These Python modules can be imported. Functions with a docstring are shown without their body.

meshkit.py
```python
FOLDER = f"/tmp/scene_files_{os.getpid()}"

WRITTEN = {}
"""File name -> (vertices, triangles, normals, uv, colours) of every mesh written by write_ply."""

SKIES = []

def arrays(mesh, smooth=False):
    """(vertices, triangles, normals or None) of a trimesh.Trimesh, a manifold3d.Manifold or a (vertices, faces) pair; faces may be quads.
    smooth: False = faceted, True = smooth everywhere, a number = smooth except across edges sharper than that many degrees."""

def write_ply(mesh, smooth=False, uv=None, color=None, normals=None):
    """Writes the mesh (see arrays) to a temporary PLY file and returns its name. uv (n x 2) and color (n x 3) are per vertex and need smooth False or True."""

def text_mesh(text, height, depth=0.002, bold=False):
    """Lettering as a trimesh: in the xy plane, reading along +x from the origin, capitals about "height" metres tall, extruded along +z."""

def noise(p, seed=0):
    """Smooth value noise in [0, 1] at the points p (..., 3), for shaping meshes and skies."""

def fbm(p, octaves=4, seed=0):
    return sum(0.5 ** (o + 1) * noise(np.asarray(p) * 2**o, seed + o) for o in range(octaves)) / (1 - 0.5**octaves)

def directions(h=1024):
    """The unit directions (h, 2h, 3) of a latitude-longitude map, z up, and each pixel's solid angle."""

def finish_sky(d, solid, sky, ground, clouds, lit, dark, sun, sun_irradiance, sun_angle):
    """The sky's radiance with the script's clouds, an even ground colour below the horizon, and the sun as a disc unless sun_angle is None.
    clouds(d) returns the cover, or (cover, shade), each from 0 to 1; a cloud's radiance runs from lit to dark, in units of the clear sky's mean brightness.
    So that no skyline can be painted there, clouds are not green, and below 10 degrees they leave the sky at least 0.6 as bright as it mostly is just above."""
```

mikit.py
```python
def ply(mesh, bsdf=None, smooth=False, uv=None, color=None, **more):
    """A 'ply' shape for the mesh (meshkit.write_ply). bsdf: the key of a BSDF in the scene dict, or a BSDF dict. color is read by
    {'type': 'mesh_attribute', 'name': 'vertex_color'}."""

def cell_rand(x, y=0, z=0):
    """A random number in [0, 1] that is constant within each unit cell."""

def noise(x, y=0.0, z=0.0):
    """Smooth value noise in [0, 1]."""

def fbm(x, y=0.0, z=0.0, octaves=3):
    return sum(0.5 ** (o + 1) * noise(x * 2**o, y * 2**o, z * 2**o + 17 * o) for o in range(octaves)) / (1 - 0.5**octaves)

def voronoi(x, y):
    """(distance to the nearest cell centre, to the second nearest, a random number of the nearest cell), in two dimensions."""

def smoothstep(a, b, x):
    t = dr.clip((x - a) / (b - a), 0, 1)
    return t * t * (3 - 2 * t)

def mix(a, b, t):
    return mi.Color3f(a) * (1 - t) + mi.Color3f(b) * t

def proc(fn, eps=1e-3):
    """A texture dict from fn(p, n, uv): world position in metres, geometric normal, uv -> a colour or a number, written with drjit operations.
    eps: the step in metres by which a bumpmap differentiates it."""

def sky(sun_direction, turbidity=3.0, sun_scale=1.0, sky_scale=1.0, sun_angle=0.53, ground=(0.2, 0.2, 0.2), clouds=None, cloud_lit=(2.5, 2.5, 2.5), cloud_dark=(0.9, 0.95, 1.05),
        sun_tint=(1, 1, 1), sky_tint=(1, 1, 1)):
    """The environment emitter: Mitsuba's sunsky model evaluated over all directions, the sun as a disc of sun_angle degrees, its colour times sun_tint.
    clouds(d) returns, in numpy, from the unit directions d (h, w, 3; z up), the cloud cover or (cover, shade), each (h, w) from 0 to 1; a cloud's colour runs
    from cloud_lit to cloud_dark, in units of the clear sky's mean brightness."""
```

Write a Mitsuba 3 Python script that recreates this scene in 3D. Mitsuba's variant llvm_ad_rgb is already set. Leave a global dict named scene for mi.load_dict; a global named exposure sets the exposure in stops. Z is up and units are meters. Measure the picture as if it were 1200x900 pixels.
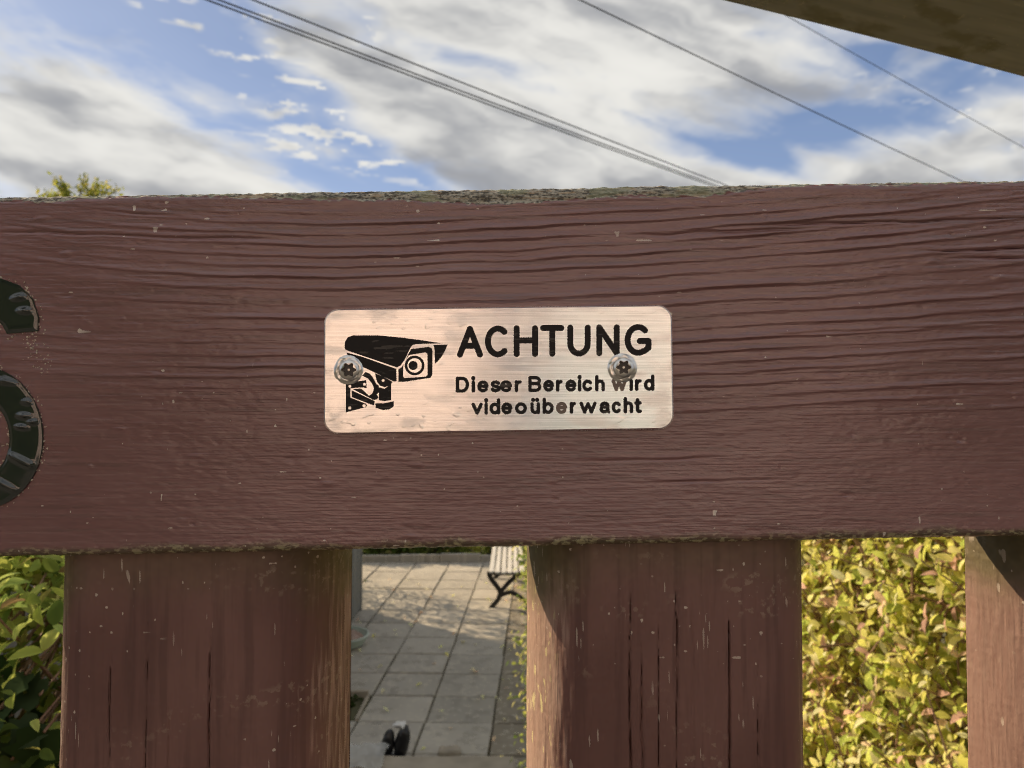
import math, random
import numpy as np, trimesh, shapely
import drjit as dr, mitsuba as mi
import mikit, meshkit
from shapely.geometry import Polygon, LineString, Point, box
from shapely.ops import unary_union
T = mi.ScalarTransform4f
rng = np.random.default_rng(7)
random.seed(7)

# ------------------------------------------------------------------ camera, sky, exposure
ZC = 2.35                       # lens height above the lower patio
F, PITCH = 873.0, math.radians(1.97)
CP, SP = math.cos(PITCH), math.sin(PITCH)
Y0 = 0.2134                     # front plane of the gate rail
scene, labels = {}, {}
scene['camera'] = dict(type='thinlens', fov=2 * math.degrees(math.atan(600 / F)), fov_axis='x', near_clip=0.02, far_clip=2000.0,
                       aperture_radius=0.00042, focus_distance=Y0,
                       to_world=T().look_at(origin=[0, 0, ZC], target=[0, CP, ZC + SP], up=[0, 0, 1]))
SUN = (-1.3, 1.0, 1.0)


def clouds(d):
    x, y, z = d[..., 0], d[..., 1], d[..., 2]
    az, el = np.degrees(np.arctan2(x, y)), np.degrees(np.arcsin(np.clip(z, -1, 1)))
    # streaky coordinates: the layer is drawn out along falling lines, as seen towards the sun's side
    q = np.stack([x, y, z * 1.7], -1)
    e1 = np.array([.86, .12, -.5]); e1 = e1 / np.linalg.norm(e1)
    st = q - .62 * (q @ e1)[..., None] * e1
    w = np.stack([meshkit.fbm(q * 3 + 5, 4, 3), meshkit.fbm(q * 3 + 9, 4, 4), meshkit.fbm(q * 3 + 2, 4, 5)], -1) - .5
    w2 = np.stack([meshkit.fbm(q * 11 + 5, 4, 13), meshkit.fbm(q * 11 + 9, 4, 14), meshkit.fbm(q * 11 + 2, 4, 15)], -1) - .5
    big = meshkit.fbm(q * 2.2 + .5 * w, 3, 11)
    fine = meshkit.fbm(st * 8 + 1.5 * w, 6, 21)
    puff = meshkit.fbm(st * 21 + 1.6 * w + 1.4 * w2, 6, 31)
    tiny = meshkit.fbm(q * [34, 34, 60] + 2.0 * w2, 5, 41)

    def g(a, e, sa, se, t=0.0):
        c, s = math.cos(math.radians(t)), math.sin(math.radians(t))
        u, v = (az - a) * c + (el - e) * s, -(az - a) * s + (el - e) * c
        return np.exp(-(u / sa) ** 2 - (v / se) ** 2)
    s = lambda a, b, v: (lambda t: t * t * (3 - 2 * t))(np.clip((v - a) / (b - a), 0, 1))
    dens = .56 + .55 * (big - .5) + .75 * (fine - .5) + .70 * (puff - .5)
    dens += -.30 * g(-17, 21.5, 12, 3.4, -33) - .17 * g(26, 20.0, 9, 2.2, 8) - .20 * g(-29, 25.5, 12, 2.8, 6) - .12 * g(-8, 16.5, 6, 2.2, -30)
    dens += .26 * g(-32, 17.0, 16, 3.6, -16) + .22 * g(6, 23, 12, 8, 20) + .16 * g(22, 15.0, 18, 2.4, 6) + .16 * g(-28, 29.5, 9, 1.6, 8)
    cover = .07 + .56 * s(.30, .56, dens) + .37 * s(.46, .66, dens)
    cover = np.maximum(cover, 1.0 * s(.52, .66, tiny) * s(.38, .56, fine + .30 * (big - .5) + .1 * (puff - .5)))
    body = meshkit.fbm(st * 5 + 1.2 * w + 3, 5, 51)
    lump = meshkit.fbm(st * 18 + 1.4 * w + 1.2 * w2 + 7, 6, 61)
    shade = -.16 + 1.7 * (body - .5) + 3.2 * (lump - .5) + .45 * s(.62, .95, dens) + .55 * s(17, 11, el) - .7 * (1 - s(.40, .62, dens)) - .7 * g(8, 22, 7, 6, 30)
    shade = .5 + .5 * np.tanh(1.5 * shade)
    return np.clip(cover, 0, 1), np.clip(shade, 0, 1)


scene['sky'] = mikit.sky(SUN, turbidity=2.2, clouds=clouds, sky_scale=.76, cloud_lit=(3.1, 3.05, 2.88), cloud_dark=(1.16, 1.20, 1.30), sky_tint=(1.02, .92, 1.0), sun_tint=(1.0, .98, .945))
exposure = 2.3


def at(px, py, Y):
    """the point on the upright plane y = Y that stands at (px, py) of the 1200 x 900 photograph"""
    u, v = (np.asarray(px, float) - 600) / F, (450 - np.asarray(py, float)) / F
    k = Y / (CP - v * SP)
    return np.stack([u * k, np.full_like(k, Y) if np.ndim(k) else Y, ZC + k * (SP + v * CP)], -1)


def ground(px, py, z=0.0):
    u, v = (px - 600) / F, (450 - py) / F
    k = (z - ZC) / (SP + v * CP)
    return np.array([u * k, (CP - v * SP) * k, z])


# ------------------------------------------------------------------ helpers
used = set()


def numbered(key):
    if key not in used:
        used.add(key); return key
    n = 1
    while f'{key}_{n:03d}' in used:
        n += 1
    used.add(f'{key}_{n:03d}')
    return f'{key}_{n:03d}'


def put(name, shape, parent=None):
    key = numbered(parent + '__' + name if parent else name)
    scene[key] = shape
    return key


def thing(name, label, cat=None, group=None, kind=None):
    key = numbered(name)
    tag(key, label, cat, group, kind)
    return key


def tag(key, label=None, cat=None, group=None, kind=None):
    labels[key] = {k: v for k, v in dict(label=label, category=cat, group=group, kind=kind).items() if v}
    return key


def bx(x0, x1, y0, y1, z0, z1, bev=0.0):
    m = trimesh.creation.box(extents=[x1 - x0, y1 - y0, z1 - z0])
    if bev:
        b = bev
        pts = []
        for sx in (-1, 1):
            for sy in (-1, 1):
                for sz in (-1, 1):
                    hx, hy, hz = (x1 - x0) / 2, (y1 - y0) / 2, (z1 - z0) / 2
                    pts += [[sx * (hx - b), sy * hy - sy * b, sz * hz], [sx * hx, sy * (hy - b), sz * (hz - b)], [sx * (hx - b), sy * hy, sz * (hz - b)]]
        m = trimesh.convex.convex_hull(np.array(pts))
    m.apply_translation([(x0 + x1) / 2, (y0 + y1) / 2, (z0 + z1) / 2])
    return m


def cat(ms):
    return trimesh.util.concatenate(ms)


def tube(pts, r, n=8, caps=True):
    """a round tube through the points; r a number or one radius for each point"""
    p = np.asarray(pts, float); k = len(p)
    r = np.broadcast_to(np.asarray(r, float), (k,))
    t = np.gradient(p, axis=0); t /= np.linalg.norm(t, axis=1, keepdims=True) + 1e-12
    a = np.cross(t, np.where(np.abs(t[:, 2:3]) > .9, [[1, 0, 0]], [[0, 0, 1]])); a /= np.linalg.norm(a, axis=1, keepdims=True) + 1e-12
    b = np.cross(t, a)
    th = np.arange(n) / n * 2 * np.pi
    v = p[:, None] + r[:, None, None] * (np.cos(th)[None, :, None] * a[:, None] + np.sin(th)[None, :, None] * b[:, None])
    v = v.reshape(-1, 3)
    i, j = np.meshgrid(np.arange(k - 1), np.arange(n), indexing='ij')
    A, B, C, D = i * n + j, i * n + (j + 1) % n, (i + 1) * n + (j + 1) % n, (i + 1) * n + j
    f = np.vstack([np.stack([A, C, B], -1).reshape(-1, 3), np.stack([A, D, C], -1).reshape(-1, 3)])
    if caps:
        v = np.vstack([v, p[:1], p[-1:]]); c0, c1 = len(v) - 2, len(v) - 1
        jj = np.arange(n)
        f = np.vstack([f, np.stack([np.full(n, c0), jj, (jj + 1) % n], -1), np.stack([np.full(n, c1), (k - 1) * n + (jj + 1) % n, (k - 1) * n + jj], -1)])
    return trimesh.Trimesh(v, f, process=False)


def sst(a, b, x):
    t = np.clip((x - a) / (b - a), 0, 1)
    return t * t * (3 - 2 * t)


def N(x, y=0., z=0., seed=0):
    x, y, z = np.broadcast_arrays(x, y, z)
    return meshkit.noise(np.stack([x, y, z], -1), seed)


def FB(x, y=0., z=0., o=4, seed=0):
    x, y, z = np.broadcast_arrays(x, y, z)
    return meshkit.fbm(np.stack([x, y, z], -1), o, seed)


def extr(poly, depth):
    poly = poly if isinstance(poly, list) else list(getattr(poly, 'geoms', [poly]))
    return cat([trimesh.creation.extrude_polygon(g, depth, engine='earcut') for g in poly if g.area > 1e-12])


def on_plane(poly, Y, depth):
    """polygon in photograph pixels -> solid plate whose front face is the upright plane y = Y"""
    m = extr(poly, 1.0)
    v = np.array(m.vertices)
    w = at(v[:, 0], v[:, 1], Y)
    w[:, 1] = Y + (1 - v[:, 2]) * depth
    m = trimesh.Trimesh(w, m.faces, process=False)
    m.fix_normals()
    return m


# ------------------------------------------------------------------ materials
nz, fbm, ss, mix, C3 = mikit.noise, mikit.fbm, mikit.smoothstep, mikit.mix, mi.Color3f


def bsdf(key, d):
    scene[key] = d
    return key


def rgb(*c):
    return {'type': 'rgb', 'value': list(c)}


def pr(key, color, rough=.5, two=True, **k):
    base = {'type': 'principled', 'base_color': color, 'roughness': rough, **k}
    return bsdf(key, {'type': 'twosided', 'bsdf': base} if two else base)


# the line along the rail's top below which the paint still holds, as world z
RT0, RTS = float(at(600, 217.5, Y0)[2]), .0167
RB0, RBS = float(at(600, 641, Y0)[2]), .0205


def flake(x):        # numpy and drjit alike: how far the bare weathered band reaches down from the top edge (m)
    e = lambda c, s: 2.718281828 ** (-((x - c) / s) ** 2)
    return (.0008 + .0044 * e(.000, .033) + .0030 * e(.052, .022) + .0022 * e(-.058, .035) + .0016 * e(-.14, .02) + .0008 * e(.12, .03))


def rail_color(p, n, uv):
    x, z = p.x, p.z
    top = RT0 + RTS * x - z
    bot = z - (RB0 + RBS * x)
    blot = fbm(x * 22, z * 40, 3.1, 3)
    streak = fbm(x * 40, z * 900, 1.3, 3)
    c = mix((.150, .070, .069), (.182, .090, .089), ss(.3, .7, blot))
    c = mix(c, (.205, .120, .115), .5 * ss(.55, .8, fbm(x * 60, z * 1400, 6.0, 3)))
    c = mix(c, (.098, .050, .047), .5 * ss(.52, .75, streak))
    # bare grey wood with lichen on the upper edge, broken line of flaked paint
    edge = flake(x) + .0016 * (fbm(x * 160, z * 500, 7.0, 3) - .5) + .0012 * (nz(x * 700, z * 900, 2.0) - .5)
    bare = ss(-.0001, .0003, edge - top)
    lich = .5 * fbm(x * 420, z * 2600, 5.0, 3) + .5 * fbm(x * 1500, z * 2400, 8.0, 2)
    wood = mix((.07, .066, .055), (.36, .35, .29), ss(.34, .66, lich))
    wood = mix(wood, (.40, .30, .19), ss(.60, .74, fbm(x * 180, z * 1800, 9.0, 3)) * .55)
    wood = mix(wood, (.24, .27, .17), ss(.52, .66, fbm(x * 120, z * 300, 12.0, 3)) * .55)
    c = mix(c, wood, bare)
    # green film along the lower edge
    alg = ss(.0034, .0004, bot + .0030 * (fbm(x * 120, z * 300, 4.0, 3) - .5))
    c = mix(c, mix((.07, .06, .03), (.28, .27, .15), ss(.45, .7, fbm(x * 800, z * 1500, 3.0, 3))), alg * .85)
    # crumbs and droppings, tiny pale flecks
    fl = ss(.955, .965, nz(x * 330, z * 800, 21.0)) * ss(.62, .7, nz(x * 30, z * 50, 8.0))
    fl2 = ss(.972, .98, nz(x * 620, z * 620, 31.0)) * ss(.55, .7, nz(x * 24, z * 24, 18.0))
    c = mix(c, (.55, .50, .44), dr.maximum(fl, fl2) * .8)
    return c


def rail_rough(p, n, uv):
    top = RT0 + RTS * p.x - p.z
    return dr.lerp(.20 + .16 * fbm(p.x * 60, p.z * 400, 2.0, 3), .9, ss(-.0002, .0003, flake(p.x) - top))


def rail_bump(p, n, uv):
    return fbm(p.x * 130, p.z * 2600, 3.0, 3) * .9 + .7 * fbm(p.x * 500, p.z * 900, 6.0, 2)


bsdf('rail_paint', {'type': 'twosided', 'bsdf': {'type': 'bumpmap', 'tex': mikit.proc(rail_bump, 8e-5), 'scale': .00014,
     'bsdf': {'type': 'principled', 'base_color': mikit.proc(rail_color), 'roughness': mikit.proc(rail_rough), 'specular': .8}}})


def picket_color(p, n, uv):
    x, y, z = p.x, p.y, p.z
    st = fbm(x * 420, y * 420, z * 18, 4)
    blot = fbm(x * 35, y * 30, z * 22, 3)
    c = mix((.118, .056, .047), (.155, .078, .066), ss(.3, .7, blot))
    c = mix(c, (.088, .042, .036), .6 * ss(.53, .72, st))
    # paint rubbed thin on the rounded edges (uv.x: 1 on the edge, 0 on the face)
    worn = ss(.50, .80, uv.x + .55 * (fbm(x * 700, y * 700, z * 60, 4) - .5))
    c = mix(c, mix((.38, .235, .185), (.54, .40, .325), fbm(x * 900, y * 900, z * 140, 3)), worn * (.62 - .36 * ss(.10, .14, x)))
    chip = ss(.63, .69, fbm(x * 620, y * 420, z * 170, 4)) * ss(.6, .9, uv.x)
    chip = chip * ss(.022, .018, x) * ss(-.01, -.002, x)
    c = mix(c, (.56, .50, .26), chip * .8)
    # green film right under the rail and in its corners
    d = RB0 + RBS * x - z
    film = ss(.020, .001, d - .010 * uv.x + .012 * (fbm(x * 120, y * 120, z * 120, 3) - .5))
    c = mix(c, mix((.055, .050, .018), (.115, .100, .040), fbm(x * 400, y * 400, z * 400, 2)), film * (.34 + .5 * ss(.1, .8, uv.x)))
    scuff = ss(.56, .72, fbm(x * 620, y * 620, z * 520, 4)) * ss(.55, .70, fbm(x * 36, y * 30, z * 60, 3))
    c = mix(c, (.33, .26, .19), scuff * .34)
    # grey scratches along the grain, pale droppings
    sc = ss(.80, .84, nz(x * 1700, y * 600, z * 170 + x * 300)) * ss(.66, .74, nz(x * 90, y * 60, z * 60))
    dot = ss(.90, .94, nz(x * 640, y * 640, z * 560)) * ss(.5, .62, nz(x * 45, y * 45, z * 45))
    return mix(c, (.50, .43, .36), dr.maximum(sc * .5, dot * .7))


def picket_bump(p, n, uv):
    return fbm(p.x * 1500, p.y * 900, p.z * 60, 3) + .5 * fbm(p.x * 600, p.y * 600, p.z * 600, 2)


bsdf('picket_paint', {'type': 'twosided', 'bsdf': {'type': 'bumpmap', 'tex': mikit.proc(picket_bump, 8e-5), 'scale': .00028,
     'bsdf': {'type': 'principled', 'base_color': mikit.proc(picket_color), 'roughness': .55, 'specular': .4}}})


def arch_color(p, n, uv):
    c = mix((.15, .152, .112), (.27, .265, .21), fbm(p.x * 9, p.y * 210 + p.x * 4, p.z * 60, 4))
    c = mix(c, (.12, .11, .05), .8 * ss(.5, .72, fbm(p.x * 30, p.y * 60, p.z * 160, 4)))
    return mix(c, (.36, .32, .2), ss(.88, .93, nz(p.x * 400, p.y * 400, p.z * 400)) * .3)


bsdf('arch_wood', {'type': 'twosided', 'bsdf': {'type': 'bumpmap', 'tex': mikit.proc(lambda p, n, uv: fbm(p.x * 30, p.y * 420, p.z * 420, 3), 2e-4), 'scale': .0014,
     'bsdf': {'type': 'principled', 'base_color': mikit.proc(arch_color), 'roughness': .7}}})


def brushed(p, n, uv):
    return fbm(p.x * 90, p.z * 5200, 2.0, 3)


def alu_color(p, n, uv):
    s = fbm(p.x * 60, p.z * 4200, 1.0, 3)
    c = mix((.74, .73, .71), (.93, .925, .91), ss(.25, .75, s))
    rub = ss(.60, .75, fbm(p.x * 170, p.z * 260, 5.0, 4))
    return mix(c, (.92, .91, .88), rub * .5)


def alu_rough(p, n, uv):
    return .17 + .14 * ss(.45, .8, fbm(p.x * 140, p.z * 300, 9.0, 4)) + .08 * fbm(p.x * 60, p.z * 4200, 1.0, 2)


def alu_bump(p, n, uv):
    scr = ss(.80, .90, nz(p.x * 420 + p.z * 260, p.z * 900 - p.x * 500, 3.0)) * ss(.58, .7, nz(p.x * 60, p.z * 90, 4.0))
    return fbm(p.x * 90, p.z * 5200, 2.0, 3) * .35 + scr * 1.2 + .8 * fbm(p.x * 190, p.z * 190, 6.0, 2)


bsdf('aluminium', {'type': 'twosided', 'bsdf': {'type': 'bumpmap', 'tex': mikit.proc(alu_bump, 5e-5), 'scale': .00004,
     'bsdf': {'type': 'principled', 'base_color': mikit.proc(alu_color), 'metallic': 1.0, 'roughness': mikit.proc(alu_rough), 'anisotropic': .75}}})
pr('bright_metal', rgb(.78, .76, .72), .24, metallic=1.0)
pr('dull_metal', rgb(.55, .52, .48), .34, metallic=1.0)


def ink_color(p, n, uv):
    w = ss(.66, .74, fbm(p.x * 260, p.z * 1500, 3.0, 3))
    return mix((.012, .011, .011), (.13, .115, .10), w * .4)


pr('socket_shade', rgb(.045, .036, .030), .6)  # dark tone standing in for shade inside the screw sockets
pr('black_ink', mikit.proc(ink_color), .5, specular=.2)
pr('worn_ink', rgb(.14, .105, .085), .45)
pr('vinyl', rgb(.012, .017, .0155), .10, specular=1.0)
pr('grit_mat', rgb(.42, .36, .28), .6)
pr('iron', rgb(.012, .012, .012), .45)
pr('bench_slat', mikit.proc(lambda p, n, uv: mix((.42, .40, .37), (.56, .54, .50), fbm(p.x * 40, p.y * 3, p.z * 40, 3))), .4)


def slab_fn(a, b, s):
    def f(p, n, uv):
        c = mix(a, b, fbm(p.x * 3 + s, p.y * 3, 2.0, 4))
        c = mix(c, (.12, .105, .085), .32 * ss(.55, .75, fbm(p.x * 9, p.y * 9 + s, 4.0, 4)))
        return mix(c, (.42, .38, .31), .5 * ss(.70, .78, nz(p.x * 34, p.y * 34, s)))
    return f


for i, (a, b) in enumerate([((.26, .238, .20), (.36, .33, .282)), ((.235, .215, .18), (.335, .308, .263)), ((.29, .265, .222), (.39, .357, .303))]):
    pr(f'slab_stone_{i}', mikit.proc(slab_fn(a, b, 3.0 * i)), .8)
pr('slab_dirty', mikit.proc(slab_fn((.13, .11, .08), (.25, .215, .165), 11.0)), .85)
pr('joint_soil', mikit.proc(lambda p, n, uv: mix((.035, .028, .018), (.10, .085, .05), fbm(p.x * 14, p.y * 14, 1.0, 4))), .95)
pr('soil', mikit.proc(lambda p, n, uv: mix((.045, .04, .022), (.09, .085, .04), fbm(p.x * 3, p.y * 3, 1.0, 4))), .95)
pr('asphalt', mikit.proc(lambda p, n, uv: mix((.06, .058, .055), (.10, .096, .09), fbm(p.x * 5, p.y * 5, 1.0, 4))), .9)
pr('step_stone', mikit.proc(lambda p, n, uv: mix((.22, .19, .15), (.36, .31, .24), fbm(p.x * 12, p.y * 12, p.z * 12, 4))), .85)
pr('bark', mikit.proc(lambda p, n, uv: mix((.10, .07, .05), (.22, .165, .12), fbm(p.x * 40, p.y * 40, p.z * 9, 3))), .9)
pr('twig', mikit.proc(lambda p, n, uv: mix((.20, .115, .08), (.34, .225, .16), fbm(p.x * 50, p.y * 50, p.z * 50, 2))), .7)
pr('wire', rgb(.035, .034, .035), .6)
pr('render_wall', mikit.proc(lambda p, n, uv: mix((.82, .68, .68), (.88, .75, .75), fbm(p.x * 2, p.z * 2, 1.0, 4))), .9)  # wall of the unseen house, tinted pink for the sign to mirror
pr('grey_door', rgb(.54, .65, .74), .6)
pr('roof_tile', mikit.proc(lambda p, n, uv: mix((.20, .085, .055), (.30, .13, .085), fbm(p.x * 6, p.y * 6, p.z * 6, 3))), .8)
pr('conifer', mikit.proc(lambda p, n, uv: mix((.02, .035, .015), (.05, .075, .03), fbm(p.x * 9, p.y * 9, p.z * 5, 3))), .9)  # dark green of the added screens behind the camera
pr('white_frame', rgb(.78, .78, .76), .4)
pr('dark_glass', rgb(.03, .035, .04), .08, specular=.7)
pr('shed_board', mikit.proc(lambda p, n, uv: mix((.10, .105, .10), (.17, .17, .155), fbm(p.x * 60, p.y * 60, p.z * 3, 3))), .75)
pr('black_plastic', rgb(.012, .012, .013), .16)
pr('pale_plastic', rgb(.52, .51, .49), .3)
pr('dish_glaze', rgb(.36, .42, .36), .35)
pr('gravel_pink', mikit.proc(lambda p, n, uv: mix((.20, .13, .10), (.38, .28, .23), fbm(p.x * 60, p.y * 60, 1.0, 3))), .9)
VC = {'type': 'mesh_attribute', 'name': 'vertex_color'}
bsdf('leaf', {'type': 'principledthin', 'base_color': VC, 'roughness': .38, 'diff_trans': 1.0, 'eta': 1.4})
bsdf('ivy_leaf', {'type': 'principledthin', 'base_color': VC, 'roughness': .30, 'diff_trans': .35, 'eta': 1.5})
bsdf('film_sheet', {'type': 'principledthin', 'base_color': rgb(.8, .8, .78), 'roughness': .25, 'diff_trans': 1.0, 'spec_trans': .55, 'eta': 1.4})

# ------------------------------------------------------------------ ground
gx = np.concatenate([[-900, -300, -100, -40, -20], np.arange(-10, 10.01, .2), [20, 40, 100, 300, 900]])
gy = np.concatenate([[-900, -300, -100, -40, -20, -10, -5], np.arange(-2, 16.01, .2), [20, 40, 100, 300, 900]])
X, Y = np.meshgrid(gx, gy, indexing='ij')
ramp = np.clip((4.7 - Y) / 2.6, 0, 1) * 1.20 - .05
cut = sst(-1.75, -1.55, X) * sst(.30, .10, X) * sst(2.0, 2.25, Y)
Z = ramp + .03 * (FB(X * 1.3, Y * 1.3) - .5) * (Y < 4.6)
Z = Z * (1 - cut) + np.minimum(Z, np.clip((4.7 - Y) / 2.6, 0, 1) * 1.2 - .45) * cut
Z = np.where(Y > 4.6, -.06, Z)
Z = np.where(cut > .5, np.minimum(Z, -.06 + np.clip((4.6 - Y) / 2.6, 0, 1) * .9), Z)
idx = np.arange(X.size).reshape(X.shape)
gf = np.stack([idx[:-1, :-1], idx[1:, :-1], idx[1:, 1:], idx[:-1, 1:]], -1).reshape(-1, 4)
tag(put('ground', mikit.ply((np.stack([X, Y, Z], -1).reshape(-1, 3), gf), 'soil', smooth=True)), 'dark garden earth beside the steps and paving', kind='structure')
tag(put('pavement', mikit.ply(bx(-30, 30, -12, 1.9, 1.18, 1.22), 'asphalt')), 'grey pavement in front of the gate', kind='structure')

# garden steps that lead down from the gate to the patio
st = thing('garden_steps', 'worn stone steps leading down to the patio', kind='structure')
for k in range(1, 8):
    ya, yb = (3.86 + .0 if k == 1 else 4.18 - .333 * (k - 1)), (4.80 if k == 1 else 4.18 - .333 * (k - 2))
    m = bx(-1.5, .02, ya - .35, yb, .16 * (k - 1) - .02, .16 * k, .012)
    m = m.subdivide_to_size(.12)
    v = m.vertices.copy(); v += (FB(v[:, 0] * 9, v[:, 1] * 9, v[:, 2] * 9)[:, None] - .5) * .012
    put('step', mikit.ply(trimesh.Trimesh(v, m.faces, process=False), 'step_stone', smooth=25), st)

# patio of half-metre slabs, laid at a slight angle to the gate
A = math.atan(33 / F)
ca, sa = math.cos(A), math.sin(A)


def patio_xy(i, j):      # i columns to the left of joint B, j rows from the near edge
    s, t = -i * .515, j * .518
    return np.array([-.158 + s * ca + t * sa, 5.14 - s * sa + t * ca])


pm = bx(-4.2, 2.4, 4.75, 12.4, -.10, -.016)
pat = put('patio', mikit.ply(pm, 'joint_soil'))
tag(pat, 'stone slab patio at the foot of the garden steps', kind='structure')
for i in range(-1, 7):
    for j in range(-1, 13):
        if (i, j) == (2, 1):
            continue                                           # the open planting square
        g = .0045 + .006 * rng.random()
        c = [patio_xy(i + a, j + b) for a, b in ((0, 0), (1, 0), (1, 1), (0, 1))]
        cen = sum(c) / 4
        h = (rng.random(2) - .5) * .014
        lift = rng.random() * .010
        top, low = [], []
        for q in c:
            dq = q - cen
            n_ = dq / np.linalg.norm(dq)
            jit = (rng.random(2) - .5) * .011
            e = q - n_ * (g * 1.2) + jit
            zt = lift + dq @ h
            top.append([*(e - n_ * .009), zt]); low.append([*e, zt - .010])
        base = [[x, y, -.05] for x, y, z in low]
        put('slab', mikit.ply(trimesh.convex.convex_hull(np.array(top + low + base)), 'slab_dirty' if i == -1 else f'slab_stone_{rng.integers(3)}'), pat)


# ------------------------------------------------------------------ leaves
def leaf_mesh(kind='privet'):
    """one folded leaf along +y, face up +z, length 1"""
    if kind == 'ivy':
        out = np.array([[0, 0], [.22, -.10], [.46, .02], [.40, .26], [.62, .42], [.36, .56], [.20, .70], [0, 1.0]])
        mid = np.array([[0, 0], [0, .05], [0, .12], [0, .25], [0, .42], [0, .58], [0, .72], [0, 1.0]])
        r = np.column_stack([out, .10 * np.abs(out[:, 0]) - .25 * (out[:, 1] - .4) ** 2]); l = r * [-1, 1, 1]
        m = np.column_stack([mid, -.25 * (mid[:, 1] - .4) ** 2 - .02])
    else:
        t = np.array([0, .10, .28, .48, .68, .86, 1.0])
        w = .265 * np.sin(np.pi * t ** .85) ** .75 * (1 - .12 * t); w[0] = .015; w[-1] = 0.0
        zc = -.32 * t ** 2
        m = np.column_stack([0 * t, t, zc]); r = np.column_stack([w, t, zc + .42 * w]); l = np.column_stack([-w, t, zc + .42 * w])
    k = len(m)
    v = np.vstack([m, r, l]); f = []
    for i in range(k - 1):
        f += [[i, k + i, k + i + 1], [i, k + i + 1, i + 1], [i, i + 1, 2 * k + i + 1], [i, 2 * k + i + 1, 2 * k + i]]
    return v, np.array(f)


LEAF, IVY = leaf_mesh(), leaf_mesh('ivy')
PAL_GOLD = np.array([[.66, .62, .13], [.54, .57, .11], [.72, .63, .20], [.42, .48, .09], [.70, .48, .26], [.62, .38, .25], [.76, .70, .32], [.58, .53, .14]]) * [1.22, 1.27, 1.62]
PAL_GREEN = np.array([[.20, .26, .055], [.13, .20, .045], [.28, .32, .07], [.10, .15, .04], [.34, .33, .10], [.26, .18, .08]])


def frames(tip, up, n):
    """rotation matrices whose +y runs to the tip and whose +z is near up"""
    y = tip / np.linalg.norm(tip, axis=1, keepdims=True)
    x = np.cross(y, up); x /= np.linalg.norm(x, axis=1, keepdims=True) + 1e-9
    z = np.cross(x, y)
    return np.stack([x, y, z], -1)


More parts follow.
